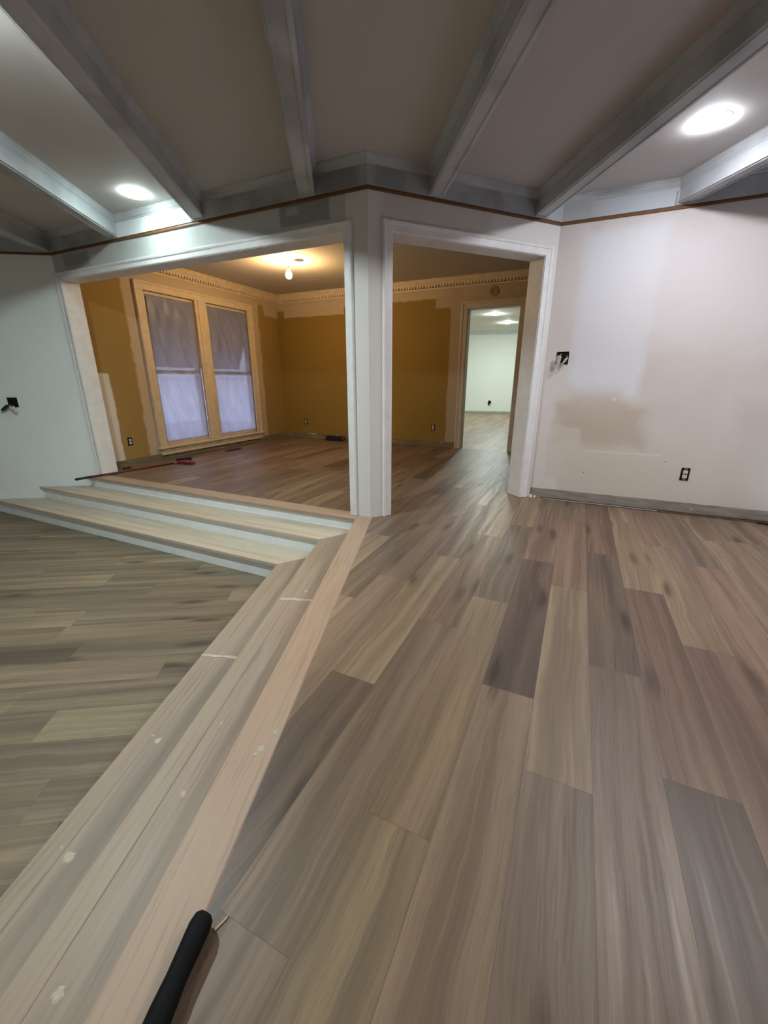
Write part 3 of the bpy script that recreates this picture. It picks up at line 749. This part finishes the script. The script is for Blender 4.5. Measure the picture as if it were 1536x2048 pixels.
f2 = copy_tree(f1); put(f2, Vector((3.439, 12.383)), ZCF, 'recessed light seen through the far doorway, the farther and lower of the two', 'far room lights')
f3 = copy_tree(f1); put(f3, AN(2.6, 5.8), ZCF, 'unseen recessed light added to brighten the far room, behind the gold wall', 'far room lights')  # extra lamp out of sight, added to brighten the far room

# bare bulb
bp = Vector((-1.215, 5.834)); hp = Vector((-1.126, 5.834))
bulb = empty('hanging_bulb', V3(hp, 2.30)); tag(bulb, 'bare glowing bulb hanging on wires from a hole in the gold room ceiling', 'light bulb')
zb = 2.345
bm = bmesh.new(); c = (bp.x, bp.y, zb)
lathe(bm, [(0.002, -0.052), (0.022, -0.047), (0.036, -0.030), (0.041, -0.006), (0.037, 0.014), (0.024, 0.032), (0.014, 0.044)], 28, c)
obj('glass_bulb', bm, M_['bulb'], bulb, smooth=True)
bm = bmesh.new(); lathe(bm, [(0.0145, 0.040), (0.019, 0.046), (0.019, 0.082), (0.012, 0.090), (0.002, 0.092)], 20, c); obj('socket', bm, M_['cream'], bulb, smooth=True)
for k, (dx, dy) in enumerate(((0.012, 0.0), (-0.01, 0.01))):
    bm = bmesh.new(); tube(bm, [(bp.x + dx * 0.4, bp.y + dy, zb + 0.088), (bp.x + dx * 2.2, bp.y + dy, zb + 0.115), (hp.x + dx * 1.6, hp.y, zb + 0.14), (hp.x, hp.y, ZCG + 0.002)], 0.0022, 8)
    obj('wire', bm, M_['black'], bulb, smooth=True)
bm = bmesh.new(); lathe(bm, [(0.062, -0.003), (0.062, 0.0005)], 28, (0.04, 0, 0))
o = obj('ceiling_box', bm, M_['dark'], bulb, local=True); o.location = Vector((0.05, 0.0, ZCG - 0.004)) - Vector((0, 0, 2.30))

# ------------------------------------------------------------------ electrical boxes
def outlet(full=True):
    """local frame: x right, z up, faces -y"""
    r = empty('electrical_outlet', (0, 0, 0))
    bm = bmesh.new(); w, h = 0.030, 0.052
    for (a, b, c, d) in ((-w, -w + 0.0025, -h, h), (w - 0.0025, w, -h, h), (-w, w, -h, -h + 0.0025), (-w, w, h - 0.0025, h)): box(bm, a, b, -0.004, 0.0, c, d)
    box(bm, -w, w, -0.0015, -0.0003, -h, h)
    obj('junction_box', bm, M_['darkbox'], r, local=True)
    bm = bmesh.new(); box(bm, -0.010, 0.010, -0.007, -0.002, 0.040, 0.049); box(bm, -0.010, 0.010, -0.007, -0.002, -0.049, -0.040)
    box(bm, -0.017, 0.017, -0.006, -0.002, -0.034, 0.034); obj('mounting_yoke', bm, M_['metal'], r, local=True)
    for s in (-1, 1):
        bm = bmesh.new(); rings = []
        for y in (-0.012, -0.004): rings.append([Vector((0.0165 * math.cos(q) * (1.0 if abs(math.cos(q)) < .9 else 1.0), y, s * 0.0195 + max(-0.0125, min(0.0125, 0.0175 * math.sin(q))))) for q in [2 * PI * i / 24 for i in range(24)]])
        loft(bm, rings); f = obj('receptacle_face', bm, M_['cream'], r, local=True)
        for x in (-0.006, 0.006):
            bm = bmesh.new(); box(bm, x - 0.0012, x + 0.0012, -0.0128, -0.0115, s * 0.0195 - 0.002, s * 0.0195 + 0.007)
            q = obj('slot', bm, M_['darkbox'], None); q.parent = f; q.location = q.location - f.location
        bm = bmesh.new(); tube(bm, [(0, -0.0128, s * 0.0195 - 0.007), (0, -0.0115, s * 0.0195 - 0.007)], 0.0024, 10)
        q = obj('slot', bm, M_['darkbox'], None); q.parent = f; q.location = q.location - f.location
    return r
def place(o, p, z, facing, lab, cat='outlet', grp='outlets without cover plates'):
    o.location = V3(p, z); o.rotation_euler = (0, 0, math.atan2(facing.y, facing.x) + PI / 2); tag(o, lab, cat, grp)
oc = outlet(); place(oc, BC - uA * 1.192 - nA * 0.001, 0.33, -nA, 'cream duplex outlet in an open black box low on the patchy right wall')
o2 = copy_tree(oc); place(o2, AN(AD, 0.588) - uA * 0.001, 0.31, -uA, 'white outlet on the gold window wall between the opening and window')
o3 = copy_tree(oc); place(o3, AN(3.277, NE) - nA * 0.001, 0.311, -nA, 'small outlet on the gold back wall near its left corner')
o4 = copy_tree(oc); place(o4, AN(0.725, NE) - nA * 0.001, 0.318, -nA, 'outlet on the gold back wall left of the far doorway')
nff = Vector((uFF.y, -uFF.x))
fo = empty('cable_hole', (0, 0, 0))
bm = bmesh.new(); lathe(bm, [(0.075, 0), (0.075, 0.004)], 14)
bmesh.ops.rotate(bm, verts=bm.verts[:], cent=(0, 0, 0), matrix=Matrix.Rotation(PI / 2, 3, 'X')); bmesh.ops.scale(bm, verts=bm.verts[:], vec=(0.8, 1, 1.2))
obj('dark_opening', bm, M_['dark'], fo, local=True)
bm = bmesh.new(); box(bm, 0.01, 0.05, -0.03, -0.004, -0.09, -0.02); obj('hanging_cover', bm, M_['cream'], fo, local=True)
place(fo, P0 + uFF * 0.898 + nff * 0.002, 0.32, nff, 'small dark box opening on the pale wall seen through the far doorway', 'outlet box', None)

def switchbox(flip=1):
    r = empty('switch_box', (0, 0, 0))
    bm = bmesh.new(); w, h = 0.048, 0.050
    for (a, b, c, d) in ((-w, -w + 0.003, -h, h), (w - 0.003, w, -h, h), (-w, w, -h, -h + 0.003), (-w, w, h - 0.003, h)): box(bm, a, b, -0.006, 0, c, d)
    box(bm, -w, w, -0.002, -0.0003, -h, h); obj('junction_box', bm, M_['darkbox'], r, local=True)
    def dev(x, z, tilt, mat, sx=0.017, sz=0.034, dy=0.05):
        bm = bmesh.new(); box(bm, -sx, sx, -0.018, 0.010, -sz, sz); box(bm, -sx * 0.6, sx * 0.6, -0.020, -0.016, -sz - 0.012, sz + 0.012)
        box(bm, -0.005, 0.005, -0.030, -0.018, -0.008, 0.006)
        bmesh.ops.rotate(bm, verts=bm.verts[:], cent=(0, 0, 0), matrix=Matrix.Rotation(tilt, 3, 'Y') @ Matrix.Rotation(0.35, 3, 'X'))
        bmesh.ops.translate(bm, verts=bm.verts[:], vec=(x, -dy, z)); obj('loose_switch', bm, mat, r, local=True, bevel=0.002)
    if flip > 0:
        dev(-0.028, -0.022, 0.12, M_['cream'])
        dev(0.018, -0.030, 0.55, M_['cream'], 0.008, 0.030, 0.03)
        wires = [((-0.02, -0.002, 0.02), (-0.012, -0.03, 0.03), (-0.028, -0.045, 0.008)), ((0.02, -0.002, -0.01), (0.028, -0.04, -0.03), (0.0, -0.05, -0.05), (-0.02, -0.04, -0.04)), ((0.03, -0.002, 0.02), (0.04, -0.03, 0.0), (0.03, -0.03, -0.03))]
    else:
        dev(0.012, -0.072, -0.35, M_['cream'], 0.018, 0.032, 0.025)
        dev(-0.055, -0.055, 1.05, M_['black'], 0.014, 0.050, 0.045)
        wires = [((0.0, -0.002, -0.02), (-0.02, -0.03, -0.03), (-0.05, -0.04, -0.055)), ((0.01, -0.002, -0.03), (0.015, -0.03, -0.04), (0.012, -0.025, -0.06))]
    for w_ in wires:
        bm = bmesh.new(); tube(bm, w_, 0.0022, 8); obj('wire', bm, M_['cream'] if flip > 0 else M_['metal'], r, local=True, smooth=True)
    return r
sb = switchbox(1); place(sb, BC - uA * 0.140 - nA * 0.001, 1.252, -nA, 'open switch box with loose cream switches beside the doorway on the right wall', 'switch box', None)
sb2 = switchbox(-1); place(sb2, FA + uF * 0.715 - nFo * 0.001, 0.835, -nFo, 'open black switch box with dangling switches on the left white wall', 'switch box', None)

# round ring over the far door
bm = bmesh.new(); prof = [(0.028, -0.002), (0.030, -0.009), (0.064, -0.010), (0.068, -0.002)]
loft(bm, [[Vector((r * math.cos(2 * PI * k / 32), y, r * math.sin(2 * PI * k / 32))) for k in range(32)] for r, y in prof], True, False)
loft(bm, [[Vector((r * math.cos(2 * PI * k / 32), -0.0015, r * math.sin(2 * PI * k / 32))) for k in range(32)] for r in (0.002, 0.028)], True, False)
rp = AN(-0.115, NE) - nA * 0.001
bmesh.ops.rotate(bm, verts=bm.verts[:], cent=(0, 0, 0), matrix=Matrix.Rotation(math.atan2(-nA.y, -nA.x) + PI / 2, 3, 'Z'))
bmesh.ops.translate(bm, verts=bm.verts[:], vec=V3(rp, 2.283))
tag(obj('wall_ring', bm, M_['ring']), 'round tan ring with a pale centre above the far doorway on the back wall', 'wall plate')

# ------------------------------------------------------------------ things on the floors
# broom lying at the foot of the opening
g0, g1, g2 = AN(3.500, -0.285, 0.022), AN(3.470, -0.13, 0.024), AN(3.330, 0.86, 0.020)
broom = empty('broom', V3(AN(3.40, 0.3), 0)); tag(broom, 'red-handled broom with black grip lying across the top step by the left wall', 'broom')
bm = bmesh.new(); tube(bm, [g1, g2], 0.011, 14); obj('pole', bm, M_['red'], broom, smooth=True)
bm = bmesh.new(); d = (g1 - g0); tube(bm, [g0, g0 + d * 0.06, g0 + d * 0.95, g1 + d * 0.05], [0.006, 0.014, 0.0135, 0.0125], 16); obj('grip', bm, M_['black'], broom, smooth=True)
dv = Vector((g2.x - g1.x, g2.y - g1.y)).normalized(); sv = Vector((-dv.y, dv.x))
bm = bmesh.new(); tube(bm, [g2 - V3(dv, 0) * 0.03, g2 + V3(dv, 0) * 0.05], 0.015, 14); obj('ferrule', bm, plain('grey_ferrule_plastic', (0.12, 0.12, 0.14), 0.4), broom, smooth=True)
h0 = Vector((g2.x, g2.y)) + dv * 0.03
bm = bmesh.new(); prism(bm, [h0 + sv * 0.03, h0 - sv * 0.025, h0 + dv * 0.06 - sv * 0.19, h0 + dv * 0.12 - sv * 0.21, h0 + dv * 0.13 + sv * 0.05], 0.006, 0.040); obj('broom_head', bm, M_['redpl'], broom, bevel=0.005)
bm = bmesh.new(); b0 = h0 + dv * 0.0
prism(bm, [h0 + sv * 0.03, h0 + dv * 0.13 + sv * 0.05, h0 + dv * 0.23 + sv * 0.09, h0 + dv * 0.19 - sv * 0.02, h0 + dv * 0.10 + sv * 0.02], 0.006, 0.065)
fine = bmesh.ops.subdivide_edges(bm, edges=bm.edges[:], cuts=2); rb = random.Random(1)
for v in bm.verts: v.co += Vector((rb.uniform(-1, 1), rb.uniform(-1, 1), 0)) * 0.004
obj('bristles', bm, M_['black'], broom)
# little dark red block by the wall
bm = bmesh.new(); fbox(bm, AN(3.66, 0.355), nA, -uA, 0, 0.085, 0, 0.05, 0.0, 0.022); tag(obj('small_block', bm, plain('dark_maroon_block', (0.05, 0.012, 0.012), 0.5), bevel=0.003), 'small dark maroon block on the floor against the gold wall above the broom pole', 'block')
# push-broom head by the back wall
pb = empty('brush_head', V3(AN(2.58, 3.66), 0)); tag(pb, 'low black brush head with a red end on the floor along the gold back wall', 'brush')
bm = bmesh.new(); fbox(bm, AN(2.42, 3.63), uA, nA, 0, 0.34, 0, 0.07, 0.055, 0.085); obj('brush_block', bm, M_['black'], pb, bevel=0.008)
bm = bmesh.new(); fbox(bm, AN(2.43, 3.62), uA, nA, 0, 0.33, 0, 0.09, 0.0, 0.056); obj('bristles', bm, plain('brown_black_bristles', (0.02, 0.014, 0.012), 0.8, var=0.3, scale=120), pb)
bm = bmesh.new(); fbox(bm, AN(2.385, 3.63), uA, nA, 0, 0.04, 0, 0.07, 0.02, 0.085); obj('end_cap', bm, M_['redpl'], pb, bevel=0.006)
# floor register
vr = empty('floor_register', V3(AN(3.50, 2.07), 0)); tag(vr, 'dark metal floor register below the right side of the window', 'vent')
bm = bmesh.new(); O = AN(3.55, 1.92)
for (a, b, c, dd) in ((0, 0.30, 0, 0.014), (0, 0.30, 0.096, 0.11), (0, 0.014, 0, 0.11), (0.286, 0.30, 0, 0.11)): fbox(bm, O, nA, -uA, a, b, c, dd, 0.0005, 0.006)
obj('register_frame', bm, M_['gravvent'], vr)
bm = bmesh.new()
for i in range(12): fbox(bm, O, nA, -uA, 0.022 + i * 0.022, 0.032 + i * 0.022, 0.012, 0.098, 0.0008, 0.005)
fbox(bm, O, nA, -uA, 0.012, 0.288, 0.012, 0.098, 0.0002, 0.001); obj('louvres', bm, M_['gravvent'], vr)
# metal transition strips lying along the right wall
def strip(x0, x1, off0, off1, mat, lab, w=0.012, h=0.007):
    p, q = BC - uA * x0 - nA * off0, BC - uA * x1 - nA * off1
    d = (q - p).normalized(); s = Vector((-d.y, d.x)); bm = bmesh.new()
    rings = [[V3(c + s * a, z) for a, z in ((-w, 0.0005), (-w * 0.8, h * 0.6), (-w * 0.3, h), (w * 0.3, h), (w * 0.8, h * 0.6), (w, 0.0005))] for c in (p, q)]
    loft(bm, rings); return tag(obj('transition_strip', bm, mat), lab, 'metal strip', 'metal strips along the right wall')
strip(0.10, 2.60, 0.020, 0.012, M_['bronze'], 'dark bronze strip lying tight against the foot of the patchy wall', 0.009, 0.009)
strip(0.12, 1.05, 0.041, 0.037, M_['chrome'], 'short shiny metal strip lying in front of the dark one by the doorway', 0.007, 0.006)
strip(0.42, 2.60, 0.064, 0.058, M_['bronze'], 'long dark strip lying outermost on the floor along the patchy wall', 0.006, 0.006)
# dark lump at the right end of the strips
bm = bmesh.new(); pts = [BC - uA * a - nA * b for a, b in ((1.70, 0.085), (1.78, 0.075), (2.0, 0.078), (2.0, 0.13), (1.80, 0.105))]
prism(bm, pts, 0.0005, 0.016); tag(obj('dark_offcut', bm, M_['black'], bevel=0.004), 'flat black offcut lying at the right end of the metal strips', 'offcut')
# bits of rubble at the doorway corner
for i, (x, y, r) in enumerate(((0.015, 0.035, 0.016), (0.05, 0.030, 0.011))):
    bm = bmesh.new(); bmesh.ops.create_icosphere(bm, subdivisions=2, radius=r)
    q = random.Random(20 + i)
    for v in bm.verts: v.co *= q.uniform(0.7, 1.2); v.co.z = max(v.co.z, -r * 0.6) * 1.1
    c = BC - uA * (x + 0.0) - nA * y
    mz = min(v.co.z for v in bm.verts); bmesh.ops.translate(bm, verts=bm.verts[:], vec=V3(c, 0.0005 - mz))
    tag(obj('plaster_crumb', bm, plain('white_plaster', (0.72, 0.69, 0.64), 0.9, 0.1)), ('larger' if i == 0 else 'smaller') + ' white plaster crumb on the floor at the doorway corner', 'plaster crumb', 'plaster crumbs at the doorway')

# black tool handle in the foreground, lying beside the top board
tool = empty('tool_handle', (-0.385, 0.44, 0)); tag(tool, 'black rubber tool handle lying on the edge board in the foreground', 'tool handle')
pts = [(-0.3625, 0.535, 0.031), (-0.365, 0.528, 0.029), (-0.368, 0.512, 0.029), (-0.373, 0.480, 0.028), (-0.379, 0.440, 0.028), (-0.384, 0.400, 0.028), (-0.389, 0.34, 0.028), (-0.394, 0.27, 0.027), (-0.40, 0.18, 0.026)]
rad = [0.011, 0.0195, 0.0225, 0.0215, 0.0200, 0.0222, 0.0245, 0.0235, 0.022]
bm = bmesh.new(); tube(bm, pts, rad, 22)
o = obj('rubber_grip', bm, M_['blackrub'], tool, smooth=True)
bm = bmesh.new(); tube(bm, [(-0.40, 0.19, 0.026), (-0.42, -0.10, 0.020)], [0.012, 0.011], 16); obj('shaft', bm, M_['metal'], tool, smooth=True)
bm = bmesh.new(); shape(bm, [(-0.346, 0.522, 0.0008), (-0.343, 0.519, 0.0008), (-0.326, 0.540, 0.0008), (-0.3245, 0.5455, 0.0008)], Vector((0, 0, 1)), 0.0025)
tag(obj('wood_splinter', bm, M_['splinter'], None, along(Vector((0.5, 0.86)))), 'thin pale wood splinter on the planks at the tip of the black handle', 'splinter')
